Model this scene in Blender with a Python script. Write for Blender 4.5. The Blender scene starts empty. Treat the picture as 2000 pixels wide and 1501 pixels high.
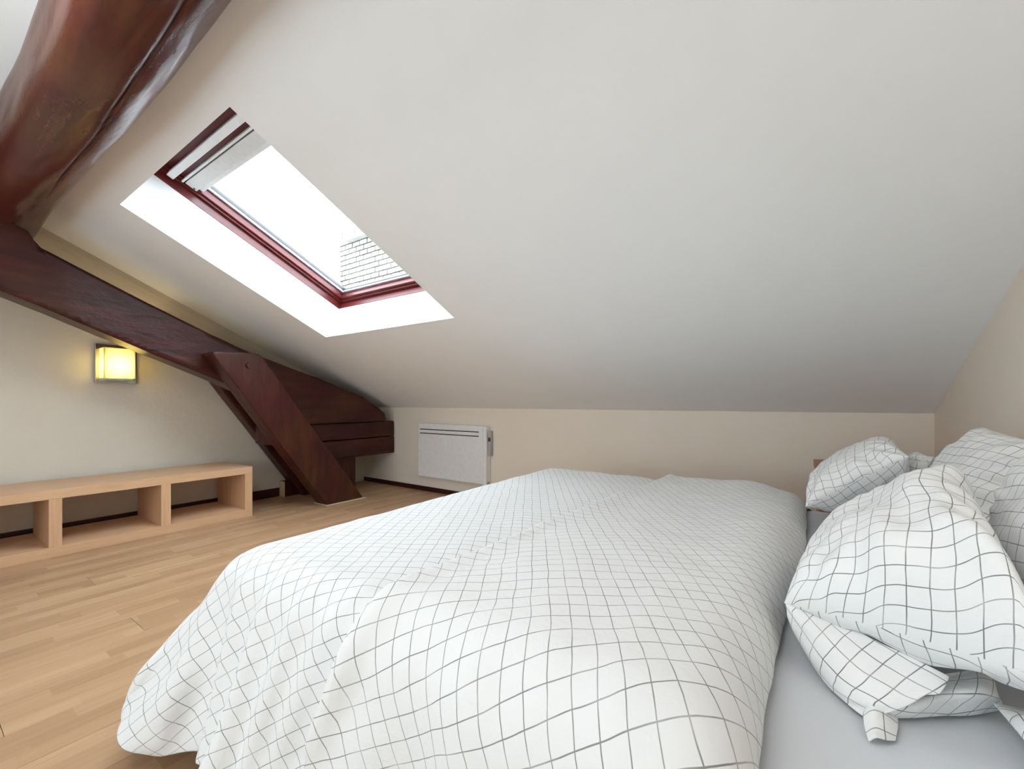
import bpy, bmesh, math, random
import numpy as np
from mathutils import Vector, Matrix, noise

random.seed(7)
rng = np.random.default_rng(7)
scene = bpy.context.scene
COL = scene.collection

# ------------------------------------------------------------------ camera
PXW = 2000.0
cam_d = bpy.data.cameras.new('camera')
cam = bpy.data.objects.new('camera', cam_d)
COL.objects.link(cam)
cam.location = (0, 0, 1.0)
cam.rotation_euler = (math.pi/2, 0, math.atan(560/820))
cam_d.sensor_width = 36
cam_d.lens = 820/PXW*36
cam_d.shift_y = 33.5/PXW
cam_d.clip_start = 0.02
scene.camera = cam

# ------------------------------------------------------------------ sky, lights, exposure
world = bpy.data.worlds.new('overcast_sky')
scene.world = world
world.use_nodes = True
wb = world.node_tree.nodes['Background']
wb.inputs['Color'].default_value = (0.80, 0.91, 1.0, 1)
wb.inputs['Strength'].default_value = 13.5


def area_light(name, loc, target, sx, sy, energy, col):
    d = bpy.data.lights.new(name, 'AREA')
    d.shape = 'RECTANGLE'
    d.size = sx
    d.size_y = sy
    d.energy = energy
    d.color = col
    o = bpy.data.objects.new(name, d)
    COL.objects.link(o)
    o.location = loc
    o.rotation_euler = (Vector(target) - Vector(loc)).to_track_quat('-Z', 'Y').to_euler()
    return o


# unseen fill lights added behind and above the camera to brighten the room
area_light('fill_back', (-1.35, -2.2, 1.0), (-0.8, 2.0, 2.3), 3.4, 1.5, 67, (0.70, 0.88, 1.0))
area_light('fill_above', (-1.0, -0.35, 2.35), (-0.5, 3.3, 1.1), 1.6, 0.5, 22, (0.97, 0.98, 1.0))  # added fill over the camera

vs = scene.view_settings
vs.view_transform = 'Standard'
vs.look = 'None'
vs.exposure = 0.0
vs.gamma = 1
vs.use_curve_mapping = False
scene.cycles.max_bounces = 10
scene.cycles.diffuse_bounces = 6
scene.cycles.transparent_max_bounces = 12
scene.cycles.sample_clamp_indirect = 8

# ------------------------------------------------------------------ room numbers
XL, XR = -4.56, 0.643          # lamp wall, bed-head wall
YF, YB = 3.355, -2.4           # knee wall, wall behind the camera
ZK = 0.931                     # knee wall height
SL = math.radians(25.3)
CE = np.array([0, -math.cos(SL), math.sin(SL)])      # up the slope
CN = np.array([0, math.sin(SL), math.cos(SL)])       # out of the slope
K0 = np.array([0, YF, ZK])


def cp(u, s, w=0.0):
    """point of the sloped ceiling: u across, s up the slope from the knee wall, w outwards"""
    p = K0 + CE*s + CN*w
    return (u, p[1], p[2])


def zceil(y):
    return ZK + (YF - y)*math.tan(SL)


# ------------------------------------------------------------------ materials
def new_mat(name):
    m = bpy.data.materials.new(name)
    m.use_nodes = True
    nt = m.node_tree
    b = nt.nodes['Principled BSDF']
    return m, nt, b


def nd(nt, typ, **kw):
    n = nt.nodes.new(typ)
    for k, v in kw.items():
        setattr(n, k, v)
    return n


def lin(r, g, b):
    f = lambda c: (c/255/12.92) if c/255 <= 0.04045 else ((c/255 + 0.055)/1.055)**2.4
    return (f(r), f(g), f(b), 1)


def ramp(nt, fac, stops):
    r = nd(nt, 'ShaderNodeValToRGB')
    el = r.color_ramp.elements
    while len(el) < len(stops):
        el.new(0.5)
    for e, (p, c) in zip(el, stops):
        e.position = p
        e.color = c
    nt.links.new(fac, r.inputs['Fac'])
    return r.outputs['Color']


def coords(nt, scale=(1, 1, 1), rot=(0, 0, 0), kind='Object'):
    tc = nd(nt, 'ShaderNodeTexCoord')
    mp = nd(nt, 'ShaderNodeMapping')
    mp.inputs['Scale'].default_value = scale
    mp.inputs['Rotation'].default_value = rot
    nt.links.new(tc.outputs[kind], mp.inputs['Vector'])
    return mp.outputs['Vector']


def noise_tex(nt, vec, scale, detail=4, rough=0.55, dist=0.0):
    n = nd(nt, 'ShaderNodeTexNoise')
    n.inputs['Scale'].default_value = scale
    n.inputs['Detail'].default_value = detail
    n.inputs['Roughness'].default_value = rough
    n.inputs['Distortion'].default_value = dist
    nt.links.new(vec, n.inputs['Vector'])
    return n.outputs['Fac']


def bump(nt, b, height, strength, dist=0.01):
    bm_ = nd(nt, 'ShaderNodeBump')
    bm_.inputs['Strength'].default_value = strength
    bm_.inputs['Distance'].default_value = dist
    nt.links.new(height, bm_.inputs['Height'])
    nt.links.new(bm_.outputs['Normal'], b.inputs['Normal'])


def plaster(name, c1, c2, bstr=0.25, scale=60):
    m, nt, b = new_mat(name)
    v = coords(nt)
    col = ramp(nt, noise_tex(nt, v, 1.7, 5), [(0.3, c1), (0.7, c2)])
    nt.links.new(col, b.inputs['Base Color'])
    b.inputs['Roughness'].default_value = 0.75
    b.inputs['Specular IOR Level'].default_value = 0.2
    bump(nt, b, noise_tex(nt, v, scale, 6, 0.65), bstr, 0.006)
    return m


def plain(name, c, rough=0.5, metal=0.0, spec=0.5, nscale=30, var=0.06):
    m, nt, b = new_mat(name)
    v = coords(nt)
    c2 = tuple(x*(1 - var) for x in c[:3]) + (1,)
    nt.links.new(ramp(nt, noise_tex(nt, v, nscale, 3), [(0.35, c2), (0.65, c)]), b.inputs['Base Color'])
    b.inputs['Roughness'].default_value = rough
    b.inputs['Metallic'].default_value = metal
    b.inputs['Specular IOR Level'].default_value = spec
    return m


def wood(name, c1, c2, scale, rough, bstr=0.15, gscale=6.0, c3=None, coat=0.0, spec=0.5):
    """scale: per-axis scale, small along the grain"""
    m, nt, b = new_mat(name)
    v = coords(nt, scale)
    f = noise_tex(nt, v, gscale, 6, 0.6, 0.6)
    st = [(0.3, c1), (0.7, c2)] if c3 is None else [(0.25, c1), (0.55, c2), (0.8, c3)]
    nt.links.new(ramp(nt, f, st), b.inputs['Base Color'])
    b.inputs['Roughness'].default_value = rough
    b.inputs['Coat Weight'].default_value = coat
    b.inputs['Coat Roughness'].default_value = 0.2
    b.inputs['Specular IOR Level'].default_value = spec
    bump(nt, b, f, bstr, 0.01)
    return m


M = {}
M['wall_left'] = plaster('wall_left_plaster', lin(208, 199, 184), lin(214, 206, 192), 0.5, 28)
M['wall'] = plaster('beige_wall_paint', lin(234, 223, 208), lin(238, 227, 213), 0.08, 80)
M['ceiling'] = plaster('white_ceiling_paint', lin(240, 241, 241), lin(243, 244, 244), 0.10, 45)
M['reveal'] = plaster('white_reveal_plaster', lin(236, 236, 236), lin(240, 240, 240), 0.3, 50)
M['cove'] = plaster('cream_cove_plaster', lin(200, 190, 172), lin(206, 196, 179), 0.2, 40)
M['skirting'] = wood('dark_skirting', lin(48, 14, 14), lin(66, 22, 20), (8, 8, 8), 0.35, 0.05)


def beam_mat(name, scale, rough=0.3, bst=0.3, crack=False, dark=1.0):
    m, nt, b = new_mat(name)
    v = coords(nt, scale)
    f = noise_tex(nt, v, 3.0, 6, 0.6, 0.8)
    v2 = coords(nt)
    g = noise_tex(nt, v2, 2.2, 4, 0.55)
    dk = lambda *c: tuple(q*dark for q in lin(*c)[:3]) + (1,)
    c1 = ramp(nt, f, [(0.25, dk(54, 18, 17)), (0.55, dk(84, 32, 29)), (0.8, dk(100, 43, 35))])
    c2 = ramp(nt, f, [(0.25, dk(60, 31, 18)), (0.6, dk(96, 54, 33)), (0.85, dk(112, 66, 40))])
    mx = nd(nt, 'ShaderNodeMix', data_type='RGBA')
    nt.links.new(ramp(nt, g, [(0.42, (0, 0, 0, 1)), (0.66, (1, 1, 1, 1))]), mx.inputs['Factor'])
    nt.links.new(c1, mx.inputs['A'])
    nt.links.new(c2, mx.inputs['B'])
    col = mx.outputs['Result']
    b.inputs['Roughness'].default_value = rough
    b.inputs['Specular IOR Level'].default_value = 0.5 if crack else 0.3
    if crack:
        # dark inside of the drying crack, its shade painted into the colour
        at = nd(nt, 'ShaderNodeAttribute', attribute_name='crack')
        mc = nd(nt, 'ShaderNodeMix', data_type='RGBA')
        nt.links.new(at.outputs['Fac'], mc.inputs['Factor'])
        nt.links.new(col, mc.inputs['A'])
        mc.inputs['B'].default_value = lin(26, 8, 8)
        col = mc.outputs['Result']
        mr = nd(nt, 'ShaderNodeMapRange')
        nt.links.new(at.outputs['Fac'], mr.inputs['Value'])
        mr.inputs['To Min'].default_value = rough
        mr.inputs['To Max'].default_value = 0.9
        nt.links.new(mr.outputs['Result'], b.inputs['Roughness'])
        sr = nd(nt, 'ShaderNodeMapRange')
        nt.links.new(at.outputs['Fac'], sr.inputs['Value'])
        sr.inputs['To Min'].default_value = 0.4
        sr.inputs['To Max'].default_value = 0.05
        nt.links.new(sr.outputs['Result'], b.inputs['Specular IOR Level'])
    nt.links.new(col, b.inputs['Base Color'])
    h = noise_tex(nt, coords(nt, tuple(0.5*s + 0.9 for s in scale)), 5.0, 5, 0.6, 0.4)
    bump(nt, b, h, bst, 0.03)
    return m


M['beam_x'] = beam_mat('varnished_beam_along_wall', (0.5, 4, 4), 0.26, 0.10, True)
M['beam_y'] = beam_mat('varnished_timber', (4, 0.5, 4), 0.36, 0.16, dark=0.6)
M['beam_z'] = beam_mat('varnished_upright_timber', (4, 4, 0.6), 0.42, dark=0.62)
M['bench'] = wood('beech_laminate_long', lin(198, 158, 122), lin(210, 172, 136), (14, 1, 14), 0.45, 0.03, 3.0)
M['bench_z'] = wood('beech_laminate_upright', lin(196, 154, 118), lin(210, 170, 133), (14, 14, 1), 0.45, 0.03, 3.0)
M['night'] = wood('brown_bedside_wood', lin(158, 98, 62), lin(176, 112, 72), (2, 14, 14), 0.4, 0.04, 3.0)
M['bedwood'] = wood('bed_base_wood', lin(120, 84, 58), lin(140, 100, 70), (2, 14, 14), 0.5, 0.04, 3.0)
M['mahogany'] = wood('mahogany_window_paint', lin(84, 24, 23), lin(106, 34, 31), (1.5, 12, 12), 0.38, 0.05, 3.0, spec=0.35)
M['mahogany_s'] = wood('mahogany_window_paint_side', lin(84, 24, 23), lin(106, 34, 31), (12, 1.5, 12), 0.3, 0.05, 3.0, spec=0.5)
M['alu'] = plain('grey_aluminium', lin(222, 225, 225), 0.4, 0.0)
M['alu_white'] = plain('pale_aluminium_bar', lin(238, 242, 243), 0.4, 0.0)
M['gasket'] = plain('silver_gasket', lin(190, 192, 204), 0.3, 0.5)
M['gasket_dark'] = plain('dark_gasket', lin(70, 66, 70), 0.5)
M['rad'] = plain('white_enamel', lin(240, 240, 240), 0.3, 0.0, 0.5)
M['rad_dark'] = plain('grille_shadow_grey', lin(60, 58, 56), 0.6)
M['rad_grey'] = plain('grey_plastic', lin(180, 178, 176), 0.45)
M['chrome'] = plain('brushed_chrome', lin(190, 184, 176), 0.22, 1.0, var=0.1)
M['caulk'] = plain('pale_sealant', lin(214, 190, 164), 0.6)
M['brick'] = plain('pale_brick', lin(116, 111, 103), 0.8, 0, 0.2, 8, 0.15)
M['mortar'] = plain('grey_mortar', lin(40, 38, 36), 0.9, 0, 0.1)
M['slab'] = plain('pale_stone_slab', lin(116, 113, 108), 0.8, 0, 0.2, 10, 0.15)
M['sheet'] = plaster('pale_grey_sheet', lin(200, 203, 207), lin(204, 207, 211), 0.15, 14)
M['mattress'] = plain('mattress_ticking', lin(220, 220, 218), 0.8)


def grid_cloth(name, cell, rot, width, base, line, wrinkle=0.25, wscale=26):
    m, nt, b = new_mat(name)
    tc = nd(nt, 'ShaderNodeTexCoord')
    mp = nd(nt, 'ShaderNodeMapping')
    mp.inputs['Rotation'].default_value = (0, 0, rot)
    nt.links.new(tc.outputs['UV'], mp.inputs['Vector'])
    # slightly hand-drawn wobble of the printed lines
    wob = nd(nt, 'ShaderNodeTexNoise')
    wob.inputs['Scale'].default_value = 9
    wob.inputs['Detail'].default_value = 2
    nt.links.new(mp.outputs['Vector'], wob.inputs['Vector'])
    ad = nd(nt, 'ShaderNodeVectorMath', operation='MULTIPLY_ADD')
    nt.links.new(wob.outputs['Color'], ad.inputs[0])
    ad.inputs[1].default_value = (0.012, 0.012, 0)
    nt.links.new(mp.outputs['Vector'], ad.inputs[2])
    sp = nd(nt, 'ShaderNodeSeparateXYZ')
    nt.links.new(ad.outputs['Vector'], sp.inputs['Vector'])
    res = []
    for ax in ('X', 'Y'):
        pp = nd(nt, 'ShaderNodeMath', operation='PINGPONG')
        nt.links.new(sp.outputs[ax], pp.inputs[0])
        pp.inputs[1].default_value = cell/2
        lt = nd(nt, 'ShaderNodeMapRange', interpolation_type='SMOOTHSTEP')
        nt.links.new(pp.outputs[0], lt.inputs['Value'])
        lt.inputs['From Min'].default_value = width*0.35
        lt.inputs['From Max'].default_value = width*0.65
        lt.inputs['To Min'].default_value = 1
        lt.inputs['To Max'].default_value = 0
        res.append(lt.outputs['Result'])
    mx = nd(nt, 'ShaderNodeMath', operation='MAXIMUM')
    nt.links.new(res[0], mx.inputs[0])
    nt.links.new(res[1], mx.inputs[1])
    # uneven ink
    ink = nd(nt, 'ShaderNodeTexNoise')
    ink.inputs['Scale'].default_value = 14
    nt.links.new(mp.outputs['Vector'], ink.inputs['Vector'])
    mr = nd(nt, 'ShaderNodeMapRange')
    nt.links.new(ink.outputs['Fac'], mr.inputs['Value'])
    mr.inputs['From Min'].default_value = 0.3
    mr.inputs['From Max'].default_value = 0.55
    mr.inputs['To Min'].default_value = 0.55
    mr.inputs['To Max'].default_value = 1.0
    mu = nd(nt, 'ShaderNodeMath', operation='MULTIPLY')
    nt.links.new(mx.outputs[0], mu.inputs[0])
    nt.links.new(mr.outputs['Result'], mu.inputs[1])
    mix = nd(nt, 'ShaderNodeMix', data_type='RGBA')
    nt.links.new(mu.outputs[0], mix.inputs['Factor'])
    mix.inputs['A'].default_value = base
    mix.inputs['B'].default_value = line
    nt.links.new(mix.outputs['Result'], b.inputs['Base Color'])
    b.inputs['Roughness'].default_value = 0.85
    b.inputs['Specular IOR Level'].default_value = 0.15
    b.inputs['Sheen Weight'].default_value = 0.1
    v = coords(nt, (1, 1, 1))
    bump(nt, b, noise_tex(nt, v, wscale, 5, 0.6, 0.8), wrinkle, 0.012)
    return m


M['duvet'] = grid_cloth('white_grid_duvet_cover', 0.035, -0.56, 0.0016, lin(223, 223, 222), lin(136, 136, 134), 0.22, 24)
M['pillow'] = grid_cloth('white_grid_pillowcase', 0.032, 0.12, 0.0017, lin(228, 228, 227), lin(122, 122, 120), 0.25, 30)


def floor_mat():
    m, nt, b = new_mat('oak_strip_laminate')
    tc = nd(nt, 'ShaderNodeTexCoord')
    oi = nd(nt, 'ShaderNodeObjectInfo')
    sp = nd(nt, 'ShaderNodeSeparateXYZ')
    nt.links.new(tc.outputs['Object'], sp.inputs['Vector'])

    def mth(op, a, bb=None, cc=None):
        n = nd(nt, 'ShaderNodeMath', operation=op)
        for i, x in enumerate((a, bb, cc)):
            if x is None:
                continue
            if isinstance(x, (int, float)):
                n.inputs[i].default_value = x
            else:
                nt.links.new(x, n.inputs[i])
        return n.outputs[0]
    strip = mth('FLOOR', mth('DIVIDE', sp.outputs['X'], 0.0667))
    cb0 = nd(nt, 'ShaderNodeCombineXYZ')
    nt.links.new(strip, cb0.inputs[0])
    nt.links.new(mth('MULTIPLY', oi.outputs['Random'], 91.7), cb0.inputs[1])
    wn0 = nd(nt, 'ShaderNodeTexWhiteNoise', noise_dimensions='2D')
    nt.links.new(cb0.outputs[0], wn0.inputs['Vector'])
    seg = mth('FLOOR', mth('ADD', mth('DIVIDE', sp.outputs['Y'], 0.43), wn0.outputs['Value']))
    cb = nd(nt, 'ShaderNodeCombineXYZ')
    nt.links.new(strip, cb.inputs[0])
    nt.links.new(seg, cb.inputs[1])
    nt.links.new(mth('MULTIPLY', oi.outputs['Random'], 137.3), cb.inputs[2])
    wn = nd(nt, 'ShaderNodeTexWhiteNoise', noise_dimensions='3D')
    nt.links.new(cb.outputs[0], wn.inputs['Vector'])
    # grain
    mp = nd(nt, 'ShaderNodeMapping')
    mp.inputs['Scale'].default_value = (22, 1.6, 1)
    nt.links.new(tc.outputs['Object'], mp.inputs['Vector'])
    av = nd(nt, 'ShaderNodeVectorMath', operation='ADD')
    nt.links.new(mp.outputs['Vector'], av.inputs[0])
    sc = nd(nt, 'ShaderNodeVectorMath', operation='SCALE')
    nt.links.new(wn.outputs['Color'], sc.inputs[0])
    sc.inputs['Scale'].default_value = 20
    nt.links.new(sc.outputs['Vector'], av.inputs[1])
    gr = noise_tex(nt, av.outputs['Vector'], 2.2, 5, 0.6, 0.5)
    f = mth('ADD', mth('MULTIPLY', wn.outputs['Value'], 0.5), mth('MULTIPLY', gr, 0.6))
    col = ramp(nt, f, [(0.15, lin(152, 118, 87)), (0.5, lin(174, 138, 105)), (0.9, lin(190, 155, 121))])
    nt.links.new(col, b.inputs['Base Color'])
    b.inputs['Roughness'].default_value = 0.42
    b.inputs['Specular IOR Level'].default_value = 0.4
    bump(nt, b, gr, 0.05, 0.004)
    return m


M['floor'] = floor_mat()


def glass_mat():
    m, nt, b = new_mat('clear_window_glass')
    nt.nodes.remove(b)
    out = nt.nodes['Material Output']
    tr = nd(nt, 'ShaderNodeBsdfTransparent')
    tr.inputs['Color'].default_value = (0.97, 0.98, 0.98, 1)
    gl = nd(nt, 'ShaderNodeBsdfGlossy')
    gl.inputs['Roughness'].default_value = 0.02
    fc = nd(nt, 'ShaderNodeLayerWeight')
    fc.inputs['Blend'].default_value = 0.5
    pw = nd(nt, 'ShaderNodeMath', operation='POWER')
    nt.links.new(fc.outputs['Facing'], pw.inputs[0])
    pw.inputs[1].default_value = 5
    lw = nd(nt, 'ShaderNodeMath', operation='MULTIPLY_ADD')
    nt.links.new(pw.outputs[0], lw.inputs[0])
    lw.inputs[1].default_value = 0.8
    lw.inputs[2].default_value = 0.03
    mx = nd(nt, 'ShaderNodeMixShader')
    nt.links.new(lw.outputs[0], mx.inputs[0])
    nt.links.new(tr.outputs[0], mx.inputs[1])
    nt.links.new(gl.outputs[0], mx.inputs[2])
    nt.links.new(mx.outputs[0], out.inputs['Surface'])
    return m


M['glass'] = glass_mat()


def shade_mat():
    m, nt, b = new_mat('frosted_lamp_glass')
    nt.nodes.remove(b)
    out = nt.nodes['Material Output']
    tl = nd(nt, 'ShaderNodeBsdfTranslucent')
    df = nd(nt, 'ShaderNodeBsdfDiffuse')
    v = coords(nt)
    c = ramp(nt, noise_tex(nt, v, 20, 2), [(0.3, (0.86, 0.82, 0.56, 1)), (0.7, (0.90, 0.86, 0.60, 1))])
    nt.links.new(c, tl.inputs['Color'])
    df.inputs['Color'].default_value = (0.8, 0.76, 0.55, 1)
    mx = nd(nt, 'ShaderNodeMixShader')
    mx.inputs[0].default_value = 0.3
    nt.links.new(tl.outputs[0], mx.inputs[1])
    nt.links.new(df.outputs[0], mx.inputs[2])
    nt.links.new(mx.outputs[0], out.inputs['Surface'])
    return m


M['shade'] = shade_mat()


# ------------------------------------------------------------------ building helpers
def link_mesh(name, me, mat, parent=None, smooth=False):
    o = bpy.data.objects.new(name, me)
    COL.objects.link(o)
    if mat is not None:
        me.materials.append(mat)
    if smooth:
        me.polygons.foreach_set('use_smooth', [True]*len(me.polygons))
    if parent is not None:
        o.parent = parent
        o.location = [-c for c in parent.location] if parent.parent is None else (0, 0, 0)
    return o


def from_data(name, verts, faces, mat, parent=None, smooth=False, uv=None):
    me = bpy.data.meshes.new(name)
    me.from_pydata([tuple(map(float, v)) for v in verts], [], [tuple(map(int, f)) for f in faces])
    if uv is not None:
        l = me.uv_layers.new(name='UVMap')
        for p in me.polygons:
            for li in p.loop_indices:
                l.data[li].uv = uv[me.loops[li].vertex_index]
    me.update()
    return link_mesh(name, me, mat, parent, smooth)


def bm_obj(name, bm, mat, parent=None, bevel=0.0, smooth=False, seg=2):
    if bevel:
        bmesh.ops.bevel(bm, geom=[e for e in bm.edges], offset=bevel, segments=seg, affect='EDGES', profile=0.6)
    bmesh.ops.recalc_face_normals(bm, faces=bm.faces)
    me = bpy.data.meshes.new(name)
    bm.to_mesh(me)
    bm.free()
    return link_mesh(name, me, mat, parent, smooth)


def bm_box(bm, lo, hi):
    vs_ = [bm.verts.new((x, y, z)) for z in (lo[2], hi[2]) for y in (lo[1], hi[1]) for x in (lo[0], hi[0])]
    for f in ((0, 2, 3, 1), (4, 5, 7, 6), (0, 1, 5, 4), (2, 6, 7, 3), (0, 4, 6, 2), (1, 3, 7, 5)):
        bm.faces.new([vs_[i] for i in f])
    return vs_


def box(name, lo, hi, mat, parent=None, bevel=0.0, seg=2):
    bm = bmesh.new()
    bm_box(bm, lo, hi)
    return bm_obj(name, bm, mat, parent, bevel, seg=seg)


def cbox(name, u0, u1, s0, s1, w0, w1, mat, parent=None, bevel=0.0):
    """box laid in the plane of the sloped ceiling"""
    bm = bmesh.new()
    vs_ = [bm.verts.new(cp(u, s, w)) for w in (w0, w1) for s in (s0, s1) for u in (u0, u1)]
    for f in ((0, 2, 3, 1), (4, 5, 7, 6), (0, 1, 5, 4), (2, 6, 7, 3), (0, 4, 6, 2), (1, 3, 7, 5)):
        bm.faces.new([vs_[i] for i in f])
    return bm_obj(name, bm, mat, parent, bevel)


def prism_x(name, poly, x0, x1, mat, parent=None, bevel=0.0, rough=0.0, cuts=0, seed=0):
    """polygon in YZ extruded along X; optional hewn unevenness"""
    bm = bmesh.new()
    a = [bm.verts.new((x0, y, z)) for y, z in poly]
    b = [bm.verts.new((x1, y, z)) for y, z in poly]
    n = len(poly)
    bm.faces.new(a)
    bm.faces.new(b[::-1])
    for i in range(n):
        bm.faces.new((a[i], b[i], b[(i+1) % n], a[(i+1) % n]))
    if bevel:
        bmesh.ops.bevel(bm, geom=list(bm.edges), offset=bevel, segments=3, affect='EDGES', profile=0.55)
    if cuts:
        bmesh.ops.triangulate(bm, faces=[f for f in bm.faces if len(f.verts) > 4])
        for _ in range(cuts):
            bmesh.ops.subdivide_edges(bm, edges=[e for e in bm.edges if e.calc_length() > 0.06], cuts=1, use_grid_fill=True)
        for v in bm.verts:
            nz = noise.noise_vector(Vector((v.co.x*3, v.co.y*2.2, v.co.z*2.2)) + Vector((seed*7.1, 0, 0)))
            n2 = noise.noise_vector(v.co*9 + Vector((seed*3.3, 5, 0)))
            v.co += nz*rough + n2*rough*0.3
    return bm_obj(name, bm, mat, parent, 0, smooth=bool(cuts))


def empty(name, loc, label=None, cat=None, group=None, kind=None):
    o = bpy.data.objects.new(name, None)
    COL.objects.link(o)
    o.location = loc
    o.empty_display_size = 0.1
    return tag(o, label, cat, group, kind)


def tag(o, label=None, cat=None, group=None, kind=None):
    if label:
        o['label'] = label
    if cat:
        o['category'] = cat
    if group:
        o['group'] = group
    if kind:
        o['kind'] = kind
    return o


def struct(o, label, cat):
    return tag(o, label, cat, None, 'structure')


# ------------------------------------------------------------------ room shell
# floor of laminate boards
fl = struct(box('floor', (XL - 0.1, YB - 0.1, -0.12), (XR + 0.1, YF + 0.1, -0.012), M['mortar']),
            'light oak strip laminate floor around the bed', 'floor')
BW, BL, GAP = 0.2, 1.29, 0.0012


def board_mesh(x0, x1, y0, y1):
    bm = bmesh.new()
    bm_box(bm, (x0, y0, -0.012), (x1, y1, 0.0))
    top = [e for e in bm.edges if all(v.co.z > -0.001 for v in e.verts)]
    bmesh.ops.bevel(bm, geom=top, offset=0.0009, segments=1, affect='EDGES')
    bmesh.ops.recalc_face_normals(bm, faces=bm.faces)
    me = bpy.data.meshes.new('plank')
    bm.to_mesh(me)
    bm.free()
    me.materials.append(M['floor'])
    return me


full = board_mesh(GAP/2, BW - GAP/2, GAP/2, BL - GAP/2)
ix = 0
x = XL
while x < XR - 0.02:
    w_ = min(BW, XR - x)
    y = YB - [0.0, 0.43, 0.86, 0.25][ix % 4]*1.0
    while y < YF - 0.01:
        ya, yb = max(y, YB), min(y + BL, YF)
        if yb - ya > 0.02:
            if ya == y and yb == y + BL and w_ > BW - 1e-6:
                me = full
            else:
                me = board_mesh(GAP/2, w_ - GAP/2, GAP/2, yb - ya - GAP/2)
            p = bpy.data.objects.new('plank', me)
            COL.objects.link(p)
            p.location = (x, ya, 0)
            p.parent = fl
        y += BL
    x += BW
    ix += 1

YR = -0.6                      # the slope ends in a flat ceiling here
ZR = zceil(YR)
T = 0.2
struct(box('wall_far', (XL - T, YF, -0.12), (XR + T, YF + T, ZK + 0.02), M['wall']),
       'low beige knee wall behind the bed carrying the white heater', 'wall')


def side_wall(name, x0, x1, mat):
    poly = [(YB - T, -0.12), (YF + T, -0.12), (YF + T, ZK + 0.25), (YR, ZR + 0.25), (YB - T, ZR + 0.25)]
    return prism_x(name, poly, x0, x1, mat)


struct(side_wall('wall_left', XL - T, XL, M['wall_left']), 'rough cream plaster gable wall behind the timber truss', 'wall')
struct(side_wall('wall_right', XR, XR + T, M['wall']), 'smooth beige wall at the head of the bed', 'wall')
struct(box('wall_back', (XL - T, YB - T, -0.12), (XR + T, YB, ZR + 0.25), M['wall']), 'beige wall behind the camera', 'wall')

# sloped ceiling with the skylight opening and its reveal
U0, U1, S0, S1 = -3.315, -1.86, 1.442, 2.89
STOP = (YF - YR)/math.cos(SL)
us = [XL - T, U0, U1, XR + T]
ss = [-0.25, S0, S1, STOP]
v, f = [], []
WO = 0.46
for w in (0.0, WO):
    for s in ss:
        for u in us:
            v.append(cp(u, s, w))
for i in range(3):
    for j in range(3):
        if i == 1 and j == 1:
            continue
        a = i*4 + j
        f.append((a, a+1, a+5, a+4))
        f.append((16+a+4, 16+a+5, 16+a+1, 16+a))
for (a, b) in ((0, 3), (3, 15), (15, 12), (12, 0)):
    f.append((a, b, b+16, a+16))
ce = struct(from_data('ceiling', v, f, M['ceiling']), 'large white sloped ceiling over the bed with a skylight opening', 'ceiling')
rv, rf = [], []
ring = [(U0, S0), (U1, S0), (U1, S1), (U0, S1)]
for w in (0.0, 0.30):
    rv += [cp(u, s, w) for u, s in ring]
for w in (0.0, 0.30):
    g = 0.03
    rv += [cp(u, s, w) for u, s in [(U0-g, S0-g), (U1+g, S0-g), (U1+g, S1+g), (U0-g, S1+g)]]
for i in range(4):
    k = (i+1) % 4
    rf.append((i, k, k+4, i+4))
    rf.append((4+i, 4+k, 12+k, 12+i))
o = from_data('reveal', rv, rf, M['reveal'], None)
o.parent = ce
o['label'] = 'bright white plaster reveal of the skylight'
cf = struct(box('ceiling_flat', (XL - T, YB - T, ZR), (XR + T, YR + 0.02, ZR + T), M['ceiling']),
            'flat white ceiling behind the camera', 'ceiling')

# skirting
SK = 0.05
struct(box('baseboard_far', (XL, YF - 0.014, 0), (XR, YF, SK), M['skirting'], None, 0.003), 'dark red skirting under the white heater', 'skirting')
struct(box('baseboard_left', (XL, -2.4, 0), (XL + 0.014, 2.286, 0.09), M['skirting'], None, 0.003), 'dark red skirting along the lamp wall behind the low shelf', 'skirting')

# plaster cove over the rafter
pr = []
v, f = [], []
ys = np.linspace(-0.55, 3.352, 24)
for y in ys:
    zc = zceil(y) + 0.01
    prof = [(XL - 0.01, zc - 0.125), (XL + 0.004, zc - 0.125), (XL + 0.03, zc - 0.108), (XL + 0.062, zc - 0.083), (XL + 0.09, zc - 0.052), (XL + 0.108, zc - 0.016), (XL + 0.112, zc), (XL - 0.01, zc)]
    v += [(px_, y, pz_) for px_, pz_ in prof]
n = 8
for i in range(len(ys) - 1):
    for k in range(n):
        f.append((i*n + k, i*n + (k+1) % n, (i+1)*n + (k+1) % n, (i+1)*n + k))
f.append(tuple(range(n)))
f.append(tuple(range((len(ys)-1)*n, len(ys)*n))[::-1])
struct(from_data('trim_1', v, f, M['cove']), 'cream plaster cove between the lamp wall and the sloped ceiling, above the rafter', 'trim')

# ------------------------------------------------------------------ skylight window
win = empty('window_1', cp((U0+U1)/2, (S0+S1)/2, 0.3), 'mahogany framed roof skylight in the sloped ceiling', 'skylight', None, 'structure')


def ring_part(name, u0, u1, s0, s1, t, w0, w1, matu, mats, sides='blrt', bevel=0.002):
    if 'b' in sides:
        cbox(name, u0, u1, s0, s0 + t, w0, w1, matu, win, bevel)
    if 't' in sides:
        cbox(name, u0, u1, s1 - t, s1, w0, w1, matu, win, bevel)
    if 'l' in sides:
        cbox(name, u0, u0 + t, s0 + t, s1 - t, w0, w1, mats, win, bevel)
    if 'r' in sides:
        cbox(name, u1 - t, u1, s0 + t, s1 - t, w0, w1, mats, win, bevel)


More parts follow.
